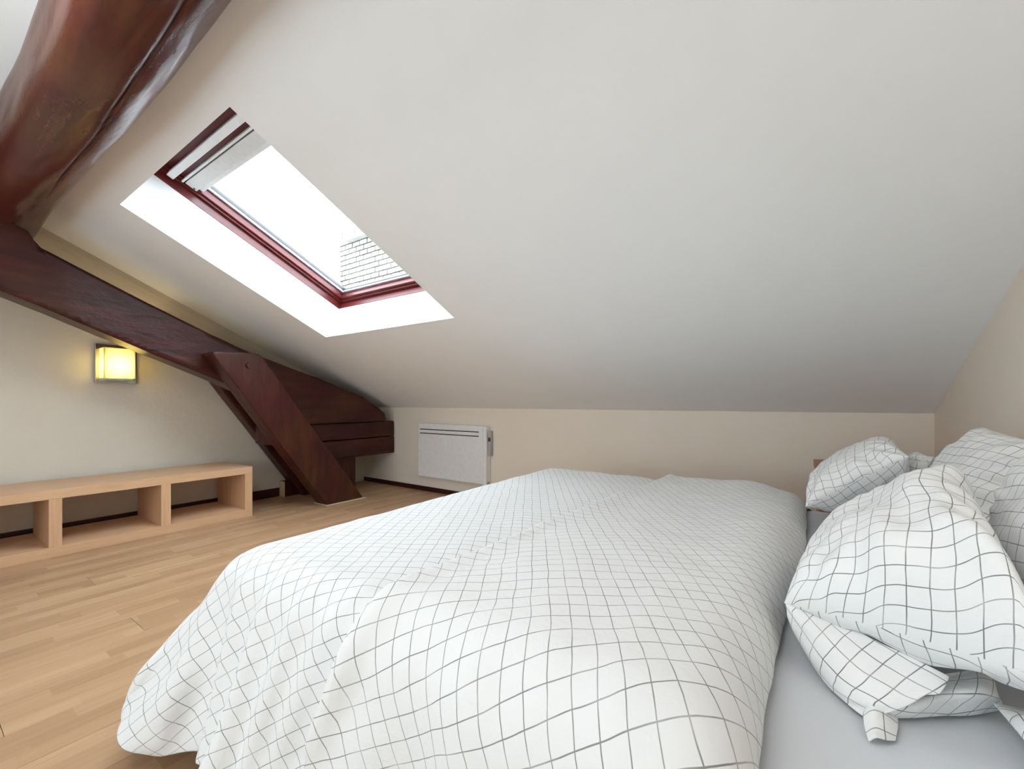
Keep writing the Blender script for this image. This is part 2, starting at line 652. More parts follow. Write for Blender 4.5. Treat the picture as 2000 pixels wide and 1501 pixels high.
# outer frame lining the reveal, then stepped sash, gasket and glass
e_ = 0.004
ring_part('frame', U0 - 0.03, U1 + 0.03, S0 - 0.03, S1 + 0.03, 0.03 + e_, 0.290, 0.455, M['mahogany'], M['mahogany_s'])
ring_part('sash', U0 + e_, U1 - e_, S0 + e_, S1 - e_, 0.024, 0.346, 0.455, M['mahogany'], M['mahogany_s'])
ring_part('sash_bead', U0 + 0.028, U1 - 0.028, S0 + 0.028, S1 - 0.028, 0.022, 0.362, 0.455, M['mahogany'], M['mahogany_s'], 'blr')
ring_part('gasket', U0 + 0.05, U1 - 0.05, S0 + 0.05, 2.66, 0.018, 0.408, 0.45, M['gasket'], M['gasket'])
ring_part('gasket_lip', U0 + 0.068, U1 - 0.068, S0 + 0.068, 2.642, 0.004, 0.425, 0.45, M['gasket_dark'], M['gasket_dark'])
cbox('pane', U0 + 0.045, U1 - 0.045, S0 + 0.045, 2.66, 0.432, 0.442, M['glass'], win)
# head of the sash: wooden rail, pale ventilation bar, aluminium head cover
cbox('head_rail', U0 + 0.028, U1 - 0.028, 2.655, S1 - 0.024, 0.378, 0.45, M['mahogany'], win, 0.003)
vb = cbox('ventilation_bar', U0 + 0.045, U1 - 0.03, 2.772, 2.812, 0.318, 0.360, M['alu_white'], win, 0.004)
vb['label'] = 'pale metal ventilation bar across the skylight head'
hc = cbox('head_cover', U0 + 0.045, U1 - 0.032, 2.650, 2.718, 0.350, 0.380, M['alu'], win, 0.003)
hc['label'] = 'grey aluminium cover strip above the pane'
cbox('head_lip', U0 + 0.040, U1 - 0.032, 2.726, 2.738, 0.346, 0.380, M['alu_white'], win, 0.002)
cbox('blind_rail', U0 + 0.06, U1 - 0.06, 2.622, 2.648, 0.368, 0.398, M['alu_white'], win, 0.003)
cbox('screw', U0 + 0.055, U0 + 0.067, 2.662, 2.674, 0.347, 0.351, M['gasket_dark'], win)

# ------------------------------------------------------------------ chimney outside
YC = 3.75
ch = empty('chimney', (-4.8, YC + 0.4, 1.0), 'pale brick chimney with a slab cap seen outside through the skylight pane', 'chimney')
cx0, cx1, czt = -5.72, -3.6, 3.33
box('core', (cx0 + 0.012, YC + 0.012, 1.0), (cx1 - 0.012, YC + 0.75, czt), M['mortar'], ch)
cs_h, br_h, br_l, joint = 0.0745, 0.060, 0.155, 0.015
bricks = {}
row = 0
z = czt - cs_h
while z > 2.45:
    off = (br_l + joint)/2 if row % 2 else 0
    xx = cx0 - off
    while xx < cx1 - 0.03:
        a, b_ = max(xx, cx0), min(xx + br_l, cx1)
        if b_ - a > 0.03:
            key = round(b_ - a, 3)
            if key not in bricks:
                bm = bmesh.new()
                bm_box(bm, (0, 0, 0), (b_ - a, 0.09, br_h))
                bmesh.ops.bevel(bm, geom=[e for e in bm.edges if all(v_.co.y < 0.01 for v_ in e.verts)], offset=0.004, segments=1, affect='EDGES')
                bmesh.ops.recalc_face_normals(bm, faces=bm.faces)
                me = bpy.data.meshes.new('brick')
                bm.to_mesh(me)
                bm.free()
                me.materials.append(M['brick'])
                bricks[key] = me
            br = bpy.data.objects.new('brick', bricks[key])
            COL.objects.link(br)
            br.parent = ch
            br.location = Vector((a, YC + random.uniform(-0.004, 0.004), z)) - ch.location
        xx += br_l + joint
    z -= cs_h
    row += 1
box('cap_slab', (cx0 - 0.13, YC - 0.09, czt), (cx1 + 0.12, YC + 0.85, czt + 0.045), M['slab'], ch, 0.006)
for k, xx in enumerate((cx0 - 0.1, cx0 + 0.16, cx0 + 0.46, cx0 + 0.78, cx0 + 1.1, cx0 + 1.42)):
    box('cap_stone', (xx, YC - 0.05, czt + 0.045), (xx + (0.25 if k == 0 else 0.29), YC + 0.7, czt + 0.19 + 0.02*(k % 2)), M['brick'], ch, 0.012)

# ------------------------------------------------------------------ timber truss
# purlin: a hewn log along the ceiling
NS, NR = 56, 150
pv, pf, cr = [], [], []
xs = np.linspace(-4.50, XR - 0.01, NS*2)
for i, xx in enumerate(xs):
    for k in range(NR):
        a = 2*math.pi*k/NR
        ca, sa = math.cos(a), math.sin(a)
        ex = 2.9
        r = 0.158/((abs(ca)**ex + abs(sa)**ex)**(1/ex))
        r *= 0.93
        p = Vector((xx*1.3, ca*1.2, sa*1.2))
        r *= 1 + 0.09*noise.noise(p) + 0.022*noise.noise(p*2.6) + 0.006*noise.noise(Vector((xx*7, ca*5, sa*5)))
        r *= 1.0 + 0.02*math.sin(xx*1.7)
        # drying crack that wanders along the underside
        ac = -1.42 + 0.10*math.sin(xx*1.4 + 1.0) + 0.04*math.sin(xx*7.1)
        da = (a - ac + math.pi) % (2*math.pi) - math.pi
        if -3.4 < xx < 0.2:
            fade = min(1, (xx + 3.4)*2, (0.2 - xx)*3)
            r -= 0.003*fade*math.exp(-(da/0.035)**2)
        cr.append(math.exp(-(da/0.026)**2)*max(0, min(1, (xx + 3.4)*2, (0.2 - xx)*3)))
        tilt = 0.30
        yy, zz = r*ca, r*sa
        pv.append((xx, 0.392 + yy*math.cos(tilt) - zz*math.sin(tilt) + 0.012*math.sin(xx*2.2), 2.228 + yy*math.sin(tilt) + zz*math.cos(tilt)))
for i in range(len(xs) - 1):
    for k in range(NR):
        pf.append((i*NR + k, i*NR + (k+1) % NR, (i+1)*NR + (k+1) % NR, (i+1)*NR + k))
pf.append(tuple(range(NR))[::-1])
pf.append(tuple(range((len(xs)-1)*NR, len(xs)*NR)))
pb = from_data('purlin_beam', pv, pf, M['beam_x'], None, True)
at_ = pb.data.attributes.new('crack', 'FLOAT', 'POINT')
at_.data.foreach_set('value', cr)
tag(pb,
    'thick glossy hewn log beam running under the ceiling across the top corner', 'beam')

# rafter
low = [(-0.6, 2.07), (0.347, 1.668), (0.757, 1.492), (1.072, 1.352), (1.451, 1.196), (1.9, 0.98), (2.25, 0.772)]
up = [(3.20, 0.772), (3.185, 0.86), (3.095, 0.924), (2.89, 1.05), (2.355, 1.235), (1.741, 1.428), (1.433, 1.55), (0.50, 1.963), (0.46, 2.06), (-0.6, 2.47)]
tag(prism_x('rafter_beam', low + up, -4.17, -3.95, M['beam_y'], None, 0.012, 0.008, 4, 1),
    'long dark red sloping rafter beam over the wall lamp', 'beam')

# paired struts gripping the rafter
def strut(name, x0, x1, seed, label, dy=0.0):
    poly = [(2.33 + dy, 0.004), (2.735 + dy, 0.004), (1.745 + dy, 1.372), (1.715 + dy, 1.395), (1.672 + dy, 1.402), (1.387 + dy, 1.392), (1.375 + dy, 1.372)]
    o_ = prism_x(name, poly, x0, x1, M['beam_z'], None, 0.010, 0.004, 4, seed)
    return tag(o_, label, 'beam')


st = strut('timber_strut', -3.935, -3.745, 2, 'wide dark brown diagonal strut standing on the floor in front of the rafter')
bm = bmesh.new()
bmesh.ops.create_cone(bm, cap_ends=True, segments=14, radius1=0.022, radius2=0.02, depth=0.03,
                      matrix=Matrix.Translation((-3.742, 1.63, 1.30)) @ Matrix.Rotation(math.pi/2, 4, 'Y'))
pg = bm_obj('peg', bm, M['beam_z'], st)
strut('timber_strut', -4.50, -4.345, 3, 'back diagonal strut against the wall, mostly hidden behind the front strut', 0.11)
tag(prism_x('tie_beam', [(1.95, 0.775), (1.95, 0.595), (3.345, 0.595), (3.345, 0.755), (3.33, 0.773)], -4.335, -3.99, M['beam_y'], None, 0.01, 0.004, 4, 4),
    'upper short horizontal dark beam end behind the diagonal strut', 'beam')
tag(prism_x('tie_beam', [(2.15, 0.590), (2.42, 0.42), (2.58, 0.402), (3.345, 0.392), (3.345, 0.590)], -4.335, -3.985, M['beam_y'], None, 0.01, 0.004, 4, 5),
    'lower short horizontal dark beam end above the stubby post', 'beam')
tag(box('timber_post', (-4.34, 2.56, 0.002), (-4.07, 2.875, 0.402), M['beam_z'], None, 0.008),
    'stubby upright timber post under the horizontal beam ends', 'beam')
bm = bmesh.new()
bm_box(bm, (-3.955, 2.32, 0.0), (-3.722, 2.755, 0.006))
struct(bm_obj('trim_2', bm, M['caulk'], None, 0.002), 'pale sealant line around the foot of the front strut', 'trim')
struct(box('trim_3', (XL, 2.288, 0), (XL + 0.10, 2.297, 0.16), M['caulk'], None, 0.002), 'pale upright edge strip where the skirting meets the back strut', 'trim')
struct(box('trim_4', (XL, 2.298, 0), (XL + 0.098, 2.52, 0.158), M['beam_z'], None, 0.002), 'small brown board at the foot of the back strut', 'trim')

# ------------------------------------------------------------------ low open shelf
XB0, XB1 = -4.50, -3.95
bn = empty('low_shelf', (-4.22, 0.55, 0), 'long low open beech shelf along the lamp wall', 'shelf')
y0b, y1b = -0.60, 1.755
box('top_board', (XB0, y0b, 0.374), (XB1, y1b, 0.432), M['bench'], bn, 0.0025)
box('bottom_board', (XB0, y0b, 0.0), (XB1, y1b, 0.066), M['bench'], bn, 0.0025)
for ya in (1.695, 1.117, 0.545, -0.027):
    box('divider', (XB0, ya, 0.066), (XB1 - 0.001, ya + 0.0597, 0.374), M['bench_z'], bn, 0.0015)
box('divider', (XB0, y0b, 0.066), (XB1 - 0.001, y0b + 0.06, 0.374), M['bench_z'], bn, 0.0015)

# ------------------------------------------------------------------ wall lamp
wl = empty('wall_lamp', (XL, 0.99, 1.16), 'lit square wall lamp with a frosted yellow glass shade under the rafter', 'lamp')
bp = box('back_plate', (XL, 0.868, 1.146), (XL + 0.035, 1.118, 1.455), M['chrome'], wl, 0.004)
bp['label'] = 'square polished metal back plate'
# open-topped glass shade: front and two sides, 6 mm thick
bm = bmesh.new()
sx0, sx1, sy0, sy1, sz0, sz1 = XL + 0.037, XL + 0.165, 0.893, 1.078, 1.185, 1.418
bm_box(bm, (sx1 - 0.006, sy0, sz0), (sx1, sy1, sz1))
bm_box(bm, (sx0, sy0, sz0), (sx1 - 0.006, sy0 + 0.006, sz1))
bm_box(bm, (sx0, sy1 - 0.006, sz0), (sx1 - 0.006, sy1, sz1))
sh = bm_obj('lamp_shade', bm, M['shade'], wl)
sh['label'] = 'glowing frosted glass shade'
bm = bmesh.new()
bm_box(bm, (sx0, sy0 + 0.004, sz0 - 0.02), (sx1 - 0.012, sy1 - 0.006, sz0 - 0.002))
bm_obj('shade_holder', bm, M['chrome'], wl, 0.003)
ld = bpy.data.lights.new('wall_lamp_bulb', 'POINT')
ld.energy = 3.6
ld.color = (1.0, 0.80, 0.46)
ld.shadow_soft_size = 0.03
lo_ = bpy.data.objects.new('wall_lamp_bulb', ld)
COL.objects.link(lo_)
lo_.location = (XL + 0.095, 0.985, 1.285)

# ------------------------------------------------------------------ electric heater
ht = empty('electric_heater', (-3.1, YF, 0.16), 'white electric panel heater on the knee wall left of the bed', 'heater')
hx0, hx1, hz0, hz1 = -3.50, -2.545, 0.178, 0.760
hy = YF - 0.085
box('casing', (hx0 + 0.02, YF - 0.06, hz0 + 0.02), (hx1 - 0.004, YF - 0.004, hz1 - 0.008), M['rad'], ht, 0.006)
box('front_panel', (hx0, hy, hz0), (hx1 - 0.04, YF - 0.058, hz1), M['rad'], ht, 0.008)
box('side_panel', (hx1 - 0.04, hy + 0.003, hz0 - 0.012), (hx1, YF - 0.055, hz1 - 0.006), M['rad'], ht, 0.008)
for zz in (hz1 - 0.062, hz1 - 0.105):
    box('grille_slot', (hx0 + 0.03, hy - 0.0015, zz - 0.006), (hx1 - 0.09, hy + 0.004, zz + 0.004), M['rad_dark'], ht)
cb_ = box('control_box', (hx1 - 0.002, YF - 0.052, hz1 - 0.30), (hx1 + 0.028, YF - 0.008, hz1 - 0.05), M['rad_grey'], ht, 0.005)
box('knob', (hx1 + 0.006, YF - 0.056, hz1 - 0.155), (hx1 + 0.03, YF - 0.05, hz1 - 0.115), M['rad_dark'], cb_)
for ob in [o_ for o_ in bpy.data.objects if o_.name == 'knob']:
    ob.location = (0, 0, 0)

# ------------------------------------------------------------------ bedside table
ns = empty('bedside_table', (0.35, 2.95, 0), 'brown wooden bedside table just showing past the far pillow', 'table')
box('table_top', (0.075, 2.72, 0.61), (0.60, 3.2, 0.645), M['night'], ns, 0.003)
box('cabinet_body', (0.09, 2.74, 0.12), (0.59, 3.19, 0.61), M['night'], ns, 0.003)
for xx in (0.10, 0.545):
    for yy in (2.75, 3.145):
        box('leg', (xx, yy, 0), (xx + 0.035, yy + 0.035, 0.12), M['night'], ns, 0.002)

# ------------------------------------------------------------------ bed, mattress, sheet
bd = empty('bed', (-0.38, 1.53, 0), 'low wooden bed base hidden under the duvet', 'bed')
BX0, BX1, BY0, BY1 = -1.34, 0.62, 0.58, 2.48
box('bed_base', (BX0, BY0, 0.10), (BX1, BY1, 0.22), M['bedwood'], bd, 0.006)
for xx in (BX0 + 0.08, BX1 - 0.14):
    for yy in (BY0 + 0.08, BY1 - 0.14):
        box('leg', (xx, yy, 0), (xx + 0.06, yy + 0.06, 0.10), M['bedwood'], bd, 0.004)
mt = tag(box('mattress', (BX0, BY0, 0.221), (BX1, BY1, 0.478), M['mattress'], None, 0.03, 4),
         'mattress with a smooth pale grey fitted sheet bare beside the pillows', 'mattress')
bm = bmesh.new()
bm_box(bm, (BX0 - 0.003, BY0 - 0.003, 0.225), (BX1 + 0.003, BY1 + 0.003, 0.483))
fs = bm_obj('fitted_sheet', bm, M['sheet'], None, 0.045, True, 6)
fs.parent = mt


# ------------------------------------------------------------------ duvet: draped with a small position-based cloth solver
def drape():
    H = 0.025
    x0, x1 = 0.03, -1.77
    y0, y1 = 0.185, 2.95
    nx, ny = int(round((x0 - x1)/H)) + 1, int(round((y1 - y0)/H)) + 1
    gx = np.linspace(x0, x1, nx)
    gy = np.linspace(y0, y1, ny)
    U, V = np.meshgrid(gx, gy, indexing='ij')
    P = np.zeros((nx, ny, 3))
    P[..., 0] = U
    P[..., 1] = V
    P[..., 2] = 0.60 + 0.012*np.sin(U*9 + 1)*np.sin(V*7) + rng.normal(0, 0.002, U.shape)
    # the head end is cut slightly slanting
    xe = -0.016 + 0.050*np.clip(V - 0.6, 0, 2)
    U = x1 + (U - x1)*(xe - x1)/(x0 - x1)
    # hem corners are cut round
    ex0, ey0 = -1.42, 0.555
    ox = np.clip(ex0 - U, 0, None)/(ex0 - x1)
    oy = np.clip(ey0 - V, 0, None)/(ey0 - y0)
    both = (ox > 0) & (oy > 0)
    sc = np.where(both, np.maximum(ox, oy)/np.maximum(np.hypot(ox, oy), 1e-6), 1.0)
    ph = np.arctan2(oy, np.maximum(ox, 1e-6))
    sc = np.where(both, sc*(1 - 0.36*np.sin(2*ph)**1.0), 1.0)
    Rx = np.where(both, ex0 - ox*sc*(ex0 - x1), U)
    Ry = np.where(both, ey0 - oy*sc*(ey0 - y0), V)
    U, V = Rx, Ry
    P[..., 0] = U
    P[..., 1] = V
    Q2 = np.stack([U, V], -1)
    Vv = np.zeros_like(P)
    hx, hy_ = (x0 - x1)/(nx-1), (y1 - y0)/(ny-1)
    hd = math.hypot(hx, hy_)

    def solve(a, b, rest, k):
        d = P[b] - P[a]
        l = np.sqrt((d*d).sum(-1, keepdims=True)) + 1e-9
        c = d*(0.5*k*(l - rest)/l)
        P[a] += c
        P[b] -= c
    S = slice
    cons = []
    for q in (0, 1):
        n_ = (nx - 1 - q + 1)//2
        ia = S(q, q + 2*n_ - 1, 2); ib = S(q + 1, q + 2*n_, 2)
        cons.append(((ia, S(None)), (ib, S(None)), hx, 1.0))
        cons.append(((ia, S(0, ny-1)), (ib, S(1, ny)), hd, 0.45))
        cons.append(((ia, S(1, ny)), (ib, S(0, ny-1)), hd, 0.45))
        m_ = (ny - 1 - q + 1)//2
        ja = S(q, q + 2*m_ - 1, 2); jb = S(q + 1, q + 2*m_, 2)
        cons.append(((S(None), ja), (S(None), jb), hy_, 1.0))
    I = np.arange(nx); J = np.arange(ny)
    for step in (4,):
        for base in (0,):
            si = I[(I % (2*step) < step) & (I + step < nx)]
            cons.append(((si, S(None)), (si + step, S(None)), hx*step, 0.10))
            si = I[(I % (2*step) >= step) & (I + step < nx)]
            cons.append(((si, S(None)), (si + step, S(None)), hx*step, 0.10))
            sj = J[(J % (2*step) < step) & (J + step < ny)]
            cons.append(((S(None), sj), (S(None), sj + step), hy_*step, 0.10))
            sj = J[(J % (2*step) >= step) & (J + step < ny)]
            cons.append(((S(None), sj), (S(None), sj + step), hy_*step, 0.10))
    # filled duvet + mattress as a rounded, slightly flared body
    bx0, bx1, by0, by1, zt = -1.42, 0.0, 0.555, 2.51, 0.562
    cx_, cy_ = (bx0+bx1)/2, (by0+by1)/2
    hx_, hy2 = (bx1-bx0)/2, (by1-by0)/2
    R = 0.085

    def collide(Pv, Pold):
        z_ = Pv[..., 2]
        dep = np.clip(zt - z_, 0, 1)
        fl_x = 0.40*dep
        fl_y = 0.23*dep*(1 + 0.22*np.sin(Pv[..., 0]*17 + 1.0))
        sx = np.sign(Pv[..., 0] - cx_)
        fl_x = np.where(sx > 0, -0.046 + 0.050*np.clip(Pv[..., 1] - 0.6, 0, 2), fl_x)
        qx = np.abs(Pv[..., 0] - cx_) - (hx_ + fl_x) + R
        qy = np.abs(Pv[..., 1] - cy_) - (hy2 + fl_y) + R
        qz = z_ - zt + R
        # larger radius in plan for the corners
        q = np.stack([qx, qy, qz], -1)
        qp = np.maximum(q, 0)
        ln = np.sqrt((qp*qp).sum(-1))
        inside = np.minimum(q.max(-1), 0)
        d = ln + inside - R
        g = np.where(ln[..., None] > 1e-6, qp/np.maximum(ln, 1e-6)[..., None], 0)
        ax = q.argmax(-1)
        oh = np.eye(3)[ax]
        g = np.where(ln[..., None] > 1e-6, g, oh)
        g[..., 0] *= sx
        g[..., 1] *= np.sign(Pv[..., 1] - cy_)
        hit = d < 0
        Pv[hit] -= (d[..., None]*g)[hit]
        # friction
        mv = Pv - Pold
        tn = (mv*g).sum(-1, keepdims=True)*g
        Pv[hit] = (Pold + tn + (mv - tn)*0.35)[hit]
        # sheet and floor
        onb = (Pv[..., 0] > -1.3) & (Pv[..., 0] < 0.6) & (Pv[..., 1] > 0.6) & (Pv[..., 1] < 2.46)
        zlim = np.where(onb, 0.487, 0.015)
        lowm = Pv[..., 2] < zlim
        Pv[..., 2] = np.maximum(Pv[..., 2], zlim)
    dt = 1/50
    cons = [(a, b, np.linalg.norm(Q2[b] - Q2[a], axis=-1, keepdims=True), k) for a, b, r_, k in cons]
    for st_ in range(130):
        Vv[..., 2] -= 9.8*dt
        Vv *= 0.965
        Pold = P.copy()
        P += Vv*dt
        for it in range(9):
            for a, b, r_, k in cons:
                solve(a, b, r_, k)
            if it % 3 == 2:
                collide(P, Pold)
        Vv = (P - Pold)/dt
        sp_ = np.sqrt((Vv*Vv).sum(-1, keepdims=True))
        Vv *= np.minimum(1, 2.5/np.maximum(sp_, 1e-6))
    # the hem hangs clear of the floor
    P[..., 2] = np.where(P[..., 2] < 0.55, 0.55 - (0.55 - P[..., 2])*0.90, P[..., 2])
    cw = np.clip((-1.22 - U)/0.3, 0, 1)*np.clip((0.72 - V)/0.35, 0, 1)*np.clip((0.55 - P[..., 2])/0.42, 0, 1)
    P[..., 0] -= 0.10*cw
    P[..., 1] -= 0.05*cw
    # relaxed folds and quilting on top of the drape
    N = np.cross(np.gradient(P, axis=1), np.gradient(P, axis=0))
    N /= np.linalg.norm(N, axis=-1, keepdims=True) + 1e-9
    N *= np.sign(N[nx//3, ny//2, 2])
    sm = lambda t: np.clip(t, 0, 1)**2*(3 - 2*np.clip(t, 0, 1))
    X, Y, Z = P[..., 0], P[..., 1], P[..., 2]
    D = np.zeros_like(X)
    # crease across the duvet: the head part lies a little proud, with a lifted lip
    xc = -0.60 - 0.075*(2.5 - V)
    t = (U - xc)
    D += 0.034*sm((t + 0.012)/0.035)*sm((0.0 - U)/0.14)*(1 - 0.75*sm((V - 1.6)/0.8))
    D += 0.022*np.exp(-((t - 0.016)/0.020)**2)*sm((V - 0.3)/0.3)
    D -= 0.014*np.exp(-((t + 0.04)/0.03)**2)
    # soft far bumps
    D += 0.022*np.exp(-((U + 0.20)/0.09)**2 - ((V - 2.45)/0.22)**2)
    D += 0.016*np.exp(-((U + 0.56)/0.05)**2 - ((V - 2.45)/0.2)**2)
    # big soft pillow-like fill
    D += 0.020*np.sin(U*5.2 + 0.4)*np.sin(V*4.1 + 0.8)*sm((U - xc)/0.15)
    # long folds on the near side, fanning out below the crease
    side = sm((0.75 - V)/0.35)
    for (uc, sl, wd, am) in ((-0.66, -0.30, 0.024, 0.050), (-0.80, -0.34, 0.030, 0.026), (-0.93, -0.20, 0.026, 0.036), (-1.06, -0.12, 0.030, 0.040),
                              (-1.20, -0.10, 0.026, 0.044), (-1.33, -0.16, 0.028, 0.026), (-1.46, -0.22, 0.028, 0.022), (-0.46, 0.10, 0.05, 0.018), (-0.20, 0.15, 0.06, 0.014)):
        c_ = uc + sl*(0.7 - V)
        D += am*side*np.exp(-((U - c_)/wd)**2)
    foot = sm((-1.30 - U)/0.2)
    D += 0.010*foot*np.sin(V*14 + 0.6)
    nz = np.zeros_like(D)
    for i in range(nx):
        for j in range(ny):
            nz[i, j] = noise.noise(Vector((U[i, j]*7, V[i, j]*7, 3.0))) + 0.5*noise.noise(Vector((U[i, j]*16, V[i, j]*16, 9.0)))
    D += 0.006*nz
    P += N*D[..., None]
    P[..., 2] = np.maximum(P[..., 2], 0.012)
    return P, U, V


P, U, V = drape()
nx, ny = U.shape
idx = np.arange(nx*ny).reshape(nx, ny)
faces = np.stack([idx[:-1, :-1], idx[1:, :-1], idx[1:, 1:], idx[:-1, 1:]], -1).reshape(-1, 4)
uvs = np.stack([U.ravel(), V.ravel()], -1).tolist()
dv = from_data('duvet', P.reshape(-1, 3), faces, M['duvet'], None, True, uvs)
so = dv.modifiers.new('thickness', 'SOLIDIFY')
so.thickness = 0.004
so.offset = 0
ms = dv.modifiers.new('smooth', 'SUBSURF')
ms.levels = 1
ms.render_levels = 1
tag(dv, 'big white duvet with a thin grey grid print draped over the bed', 'duvet')


# ------------------------------------------------------------------ pillows
def pillow(name, A, B, C, D, up, dn, seed, label, lean=(0, 0, 0), skew=0.0, n=44, pinch=0.05, expn=2.4, pleat=0.010, su=0.6, sv=0.6, rot=0.0):
    """cushion between four seam corners (A-B low edge, C-D high edge); up / dn: bulge of the two faces"""
    A, B, C, D = (np.array(q, float) for q in (A, B, C, D))
    nn = np.cross(C - A, B - A) + np.cross(D - B, D - C)*0
    nn = nn/np.linalg.norm(nn)
    if nn[2] < 0:
        nn = -nn
    nn = nn + np.array(lean, float)
    nn /= np.linalg.norm(nn)
    up, dn = nn*up, -nn*dn
    t = np.sin(np.linspace(-1, 1, n)*math.pi/2)
    Pp, Q = np.meshgrid(t, t, indexing='ij')
    # pull the edge middles in so the corners stand out as ears
    p2 = Pp*(1 - pinch*(1 - Q**2)*np.abs(Pp)**3)
    q2 = Q*(1 - pinch*(1 - Pp**2)*np.abs(Q)**3)
    a = (p2 + 1)/2
    b = (q2 + 1)/2
    mid = (A*(1-a)[..., None]*(1-b)[..., None] + B*(1-a)[..., None]*b[..., None] + C*a[..., None]*(1-b)[..., None] + D*a[..., None]*b[..., None])
    f_ = (np.clip(1 - np.abs(Pp)**expn, 0, 1)*np.clip(1 - np.abs(Q)**expn, 0, 1))**0.5
    edge = np.maximum(np.abs(Pp), np.abs(Q))
    verts, fcs, uv = [], [], []
    for s_, vec in ((1, up), (-1, dn)):
        wr = np.zeros_like(Pp)
        for i in range(n):
            for j in range(n):
                v_ = Vector((Pp[i, j]*2.0 + seed*3.7, Q[i, j]*2.0 + s_*5, seed))
                wr[i, j] = 0.9*noise.noise(v_) + 0.5*noise.noise(v_*2.6)
        ang = np.arctan2(Q, Pp)
        pl = np.sin(ang*13 + seed + 2.5*np.sin(ang*3 + seed))*np.clip((edge - 0.45)/0.4, 0, 1)*np.clip((1 - edge)/0.12, 0, 1)
        L = np.linalg.norm(vec)
        h = f_*(1 + 0.10*wr) + (pleat*pl + 0.006*wr*f_)/max(L, 0.02)
        h = np.where(edge > 0.999, 0, np.maximum(h, 0.0))
        S_ = mid + vec*(h*(1 + skew*Pp))[..., None]
        verts.append(S_)
        cu = np.concatenate([np.zeros((1, n)), np.cumsum(np.linalg.norm(np.diff(S_, axis=0), axis=-1), 0)], 0)
        cv = np.concatenate([np.zeros((n, 1)), np.cumsum(np.linalg.norm(np.diff(S_, axis=1), axis=-1), 1)], 1)
        cu -= cu[n//2:n//2+1, :]
        cv -= cv[:, n//2:n//2+1]
        # keep the print square to the cloth: blend the rows' own lengths with the mean
        uv.append(np.stack([cu + (7.3 if s_ < 0 else 0), cv], -1))
    N_ = n*n
    idx_ = np.arange(N_).reshape(n, n)
    quads = np.stack([idx_[:-1, :-1], idx_[1:, :-1], idx_[1:, 1:], idx_[:-1, 1:]], -1).reshape(-1, 4)
    allv = np.concatenate([verts[0].reshape(-1, 3), verts[1].reshape(-1, 3)])
    allf = np.concatenate([quads, quads[:, ::-1] + N_])
    alluv = np.concatenate([uv[0].reshape(-1, 2), uv[1].reshape(-1, 2)])
    me = bpy.data.meshes.new(name)
    me.from_pydata(allv.tolist(), [], allf.tolist())
    l = me.uv_layers.new(name='UVMap')
    lv = np.empty(len(me.loops), dtype=np.int32)
    me.loops.foreach_get('vertex_index', lv)
    l.data.foreach_set('uv', alluv[lv].astype(np.float32).ravel())
    bm = bmesh.new()
    bm.from_mesh(me)
    bmesh.ops.remove_doubles(bm, verts=bm.verts, dist=0.0004)
    bmesh.ops.recalc_face_normals(bm, faces=bm.faces)
    bm.to_mesh(me)
    bm.free()
    o_ = link_mesh(name, me, M['pillow'], None, True)
    m_ = o_.modifiers.new('smooth', 'SUBSURF')
    m_.levels = 1
    m_.render_levels = 1
    tag(o_, label, 'pillow', 'grid print pillows at the head of the bed')
    return o_


p3 = pillow('pillow', (-.025, 1.03, .585), (.03, 1.52, .575), (.28, .84, .635), (.345, 1.44, .735), 0.16, 0.07, 1,
            'large white grid pillow nearest the camera, its open pillowcase end hanging down', (0.03, -0.2, 0), skew=0.42, expn=3.8)
p1 = pillow('pillow', (.02, 1.90, .61), (.06, 2.42, .64), (.30, 1.88, .82), (.335, 2.38, .84), 0.085, 0.135, 2,
            'white grid pillow on the far side resting its low tip on the duvet', (0.1, -0.3, 0))
p2 = pillow('pillow', (.38, 2.22, .60), (.38, 1.66, .60), (.51, 2.06, .915), (.58, 1.60, .88), 0.09, 0.04, 3,
            'white grid pillow propped on the beige wall, reaching highest of all')
p4 = pillow('pillow', (.365, 1.48, .60), (.38, .76, .63), (.425, 1.47, .87), (.54, .74, .95), 0.075, 0.06, 4,
            'white grid pillow propped on the wall behind the large near pillow', pleat=0.004)
p5 = pillow('pillow', (.255, .985, .52), (.28, .50, .52), (.61, 1.0, .53), (.61, .5, .53), 0.06, 0.02, 5,
            'white grid pillow lying flat under the propped one at the near right edge')
p6 = pillow('pillow', (.315, 2.33, .62), (.325, 2.13, .62), (.395, 2.31, .80), (.405, 2.12, .80), 0.036, 0.02, 6,
            'small shaded end of a pillow between the two far pillows')


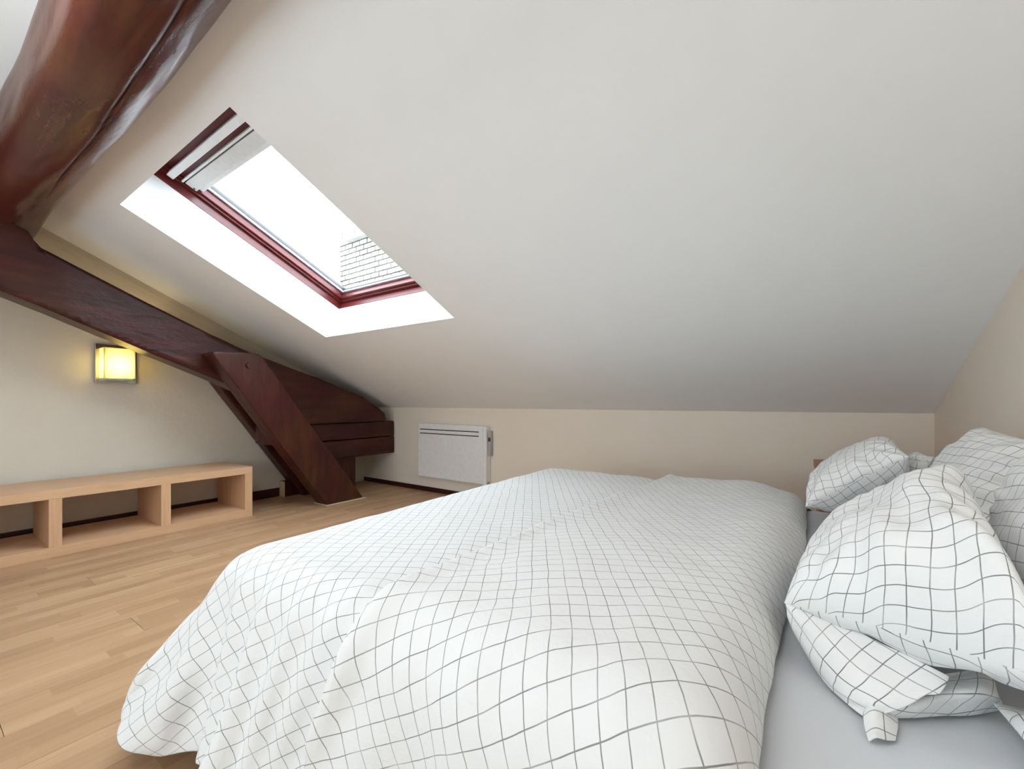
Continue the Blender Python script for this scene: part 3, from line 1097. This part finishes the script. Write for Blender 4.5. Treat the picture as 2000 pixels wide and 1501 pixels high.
# ------------------------------------------------------------------ open end of the near pillowcase
def strip(name, rows, parent, sub=6, thick=0.003):
    """smooth cloth strip through rows of points (each row the same length)"""
    rows = [np.array(r_, float) for r_ in rows]
    m_ = max(len(r_) for r_ in rows)

    def resample(a, k):
        d = np.r_[0, np.cumsum(np.linalg.norm(np.diff(a, axis=0), axis=1))]
        d /= d[-1]
        # Catmull-Rom through the points
        ts = np.linspace(0, 1, k)
        out = []
        for t_ in ts:
            i_ = min(max(np.searchsorted(d, t_, side='right') - 1, 0), len(a) - 2)
            u_ = (t_ - d[i_])/max(d[i_+1] - d[i_], 1e-9)
            p0, p1_, p2_, p3_ = a[max(i_-1, 0)], a[i_], a[i_+1], a[min(i_+2, len(a)-1)]
            out.append(0.5*((2*p1_) + (-p0 + p2_)*u_ + (2*p0 - 5*p1_ + 4*p2_ - p3_)*u_**2 + (-p0 + 3*p1_ - 3*p2_ + p3_)*u_**3))
        return np.array(out)
    R_ = np.array([resample(r_, 24) for r_ in rows])
    G = np.stack([resample(R_[:, k_], sub*(len(rows)-1) + 1) for k_ in range(24)], 1)
    a_, b_ = G.shape[:2]
    for i_ in range(a_):
        for k_ in range(b_):
            q_ = Vector(G[i_, k_]*18)
            G[i_, k_] += np.array(noise.noise_vector(q_))*0.003*min(1, i_*0.5)
    cu = np.concatenate([np.zeros((1, b_)), np.cumsum(np.linalg.norm(np.diff(G, axis=0), axis=-1), 0)], 0)
    cv = np.concatenate([np.zeros((a_, 1)), np.cumsum(np.linalg.norm(np.diff(G, axis=1), axis=-1), 1)], 1)
    ix_ = np.arange(a_*b_).reshape(a_, b_)
    q_ = np.stack([ix_[:-1, :-1], ix_[1:, :-1], ix_[1:, 1:], ix_[:-1, 1:]], -1).reshape(-1, 4)
    o_ = from_data(name, G.reshape(-1, 3), q_, M['pillow'], None, True, np.stack([cu.ravel() + 0.013, cv.ravel() + 0.021], -1).tolist())
    so_ = o_.modifiers.new('thickness', 'SOLIDIFY')
    so_.thickness = thick
    so_.offset = 0
    sb_ = o_.modifiers.new('smooth', 'SUBSURF')
    sb_.levels = 1
    sb_.render_levels = 1
    o_.parent = parent
    return o_


# upper layer: hangs from under the belly of the pillow to a curled hem
strip('pillowcase_end', [
    [(0.0, 1.10, .60), (.06, 1.03, .585), (.11, .985, .575), (.155, .965, .57), (.20, .95, .56)],
    [(-0.021, 1.035, 0.588), (0.032, 0.984, 0.565), (0.089, 0.944, 0.553), (0.141, 0.927, 0.548), (0.179, 0.912, 0.545)],
    [(-.020, 1.030, .578), (0.016, .985, .548), (0.062, 0.930, 0.532), (0.110, 0.903, 0.533), (0.167, 0.908, 0.542)],
    [(-0.020, 1.025, 0.570), (.004, .995, .535), (0.046, 0.930, 0.507), (.088, .888, .512), (0.135, 0.889, 0.520)],
    [(-0.019, 1.025, 0.562), (0.002, 1.003, 0.527), (0.038, 0.944, 0.493), (0.070, 0.900, 0.491), (0.089, 0.880, 0.492)]], p3)
# lower layer lying on the sheet
strip('pillowcase_end', [
    [(0.14, 0.97, 0.525), (0.17, 0.98, 0.53), (0.205, 1.0, 0.54), (0.245, 1.03, 0.545), (0.275, 1.06, 0.54)],
    [(0.123, 0.905, 0.518), (0.162, 0.921, 0.522), (0.197, 0.952, 0.53), (0.237, 0.976, 0.54), (0.266, 1.004, 0.53)],
    [(.110, .893, .503), (.150, .915, .505), (.192, .948, .51), (.238, .980, .515), (.275, 1.018, .51)],
    [(0.10, 0.895, 0.489), (0.137, 0.918, 0.489), (0.185, 0.951, 0.489), (0.235, 0.99, 0.489), (0.279, 1.034, 0.489)]], p3)
# the turned-out corner of the hem
strip('pillowcase_corner', [
    [(0.088, 0.886, 0.496), (.098, .893, .512), (.112, .900, .508), (0.130, 0.912, 0.494)],
    [(0.086, 0.862, 0.496), (.098, .868, .508), (.112, .872, .503), (0.127, 0.884, 0.492)],
    [(0.089, 0.824, 0.489), (.098, .828, .496), (.110, .836, .493), (0.122, 0.849, 0.489)]], p3)
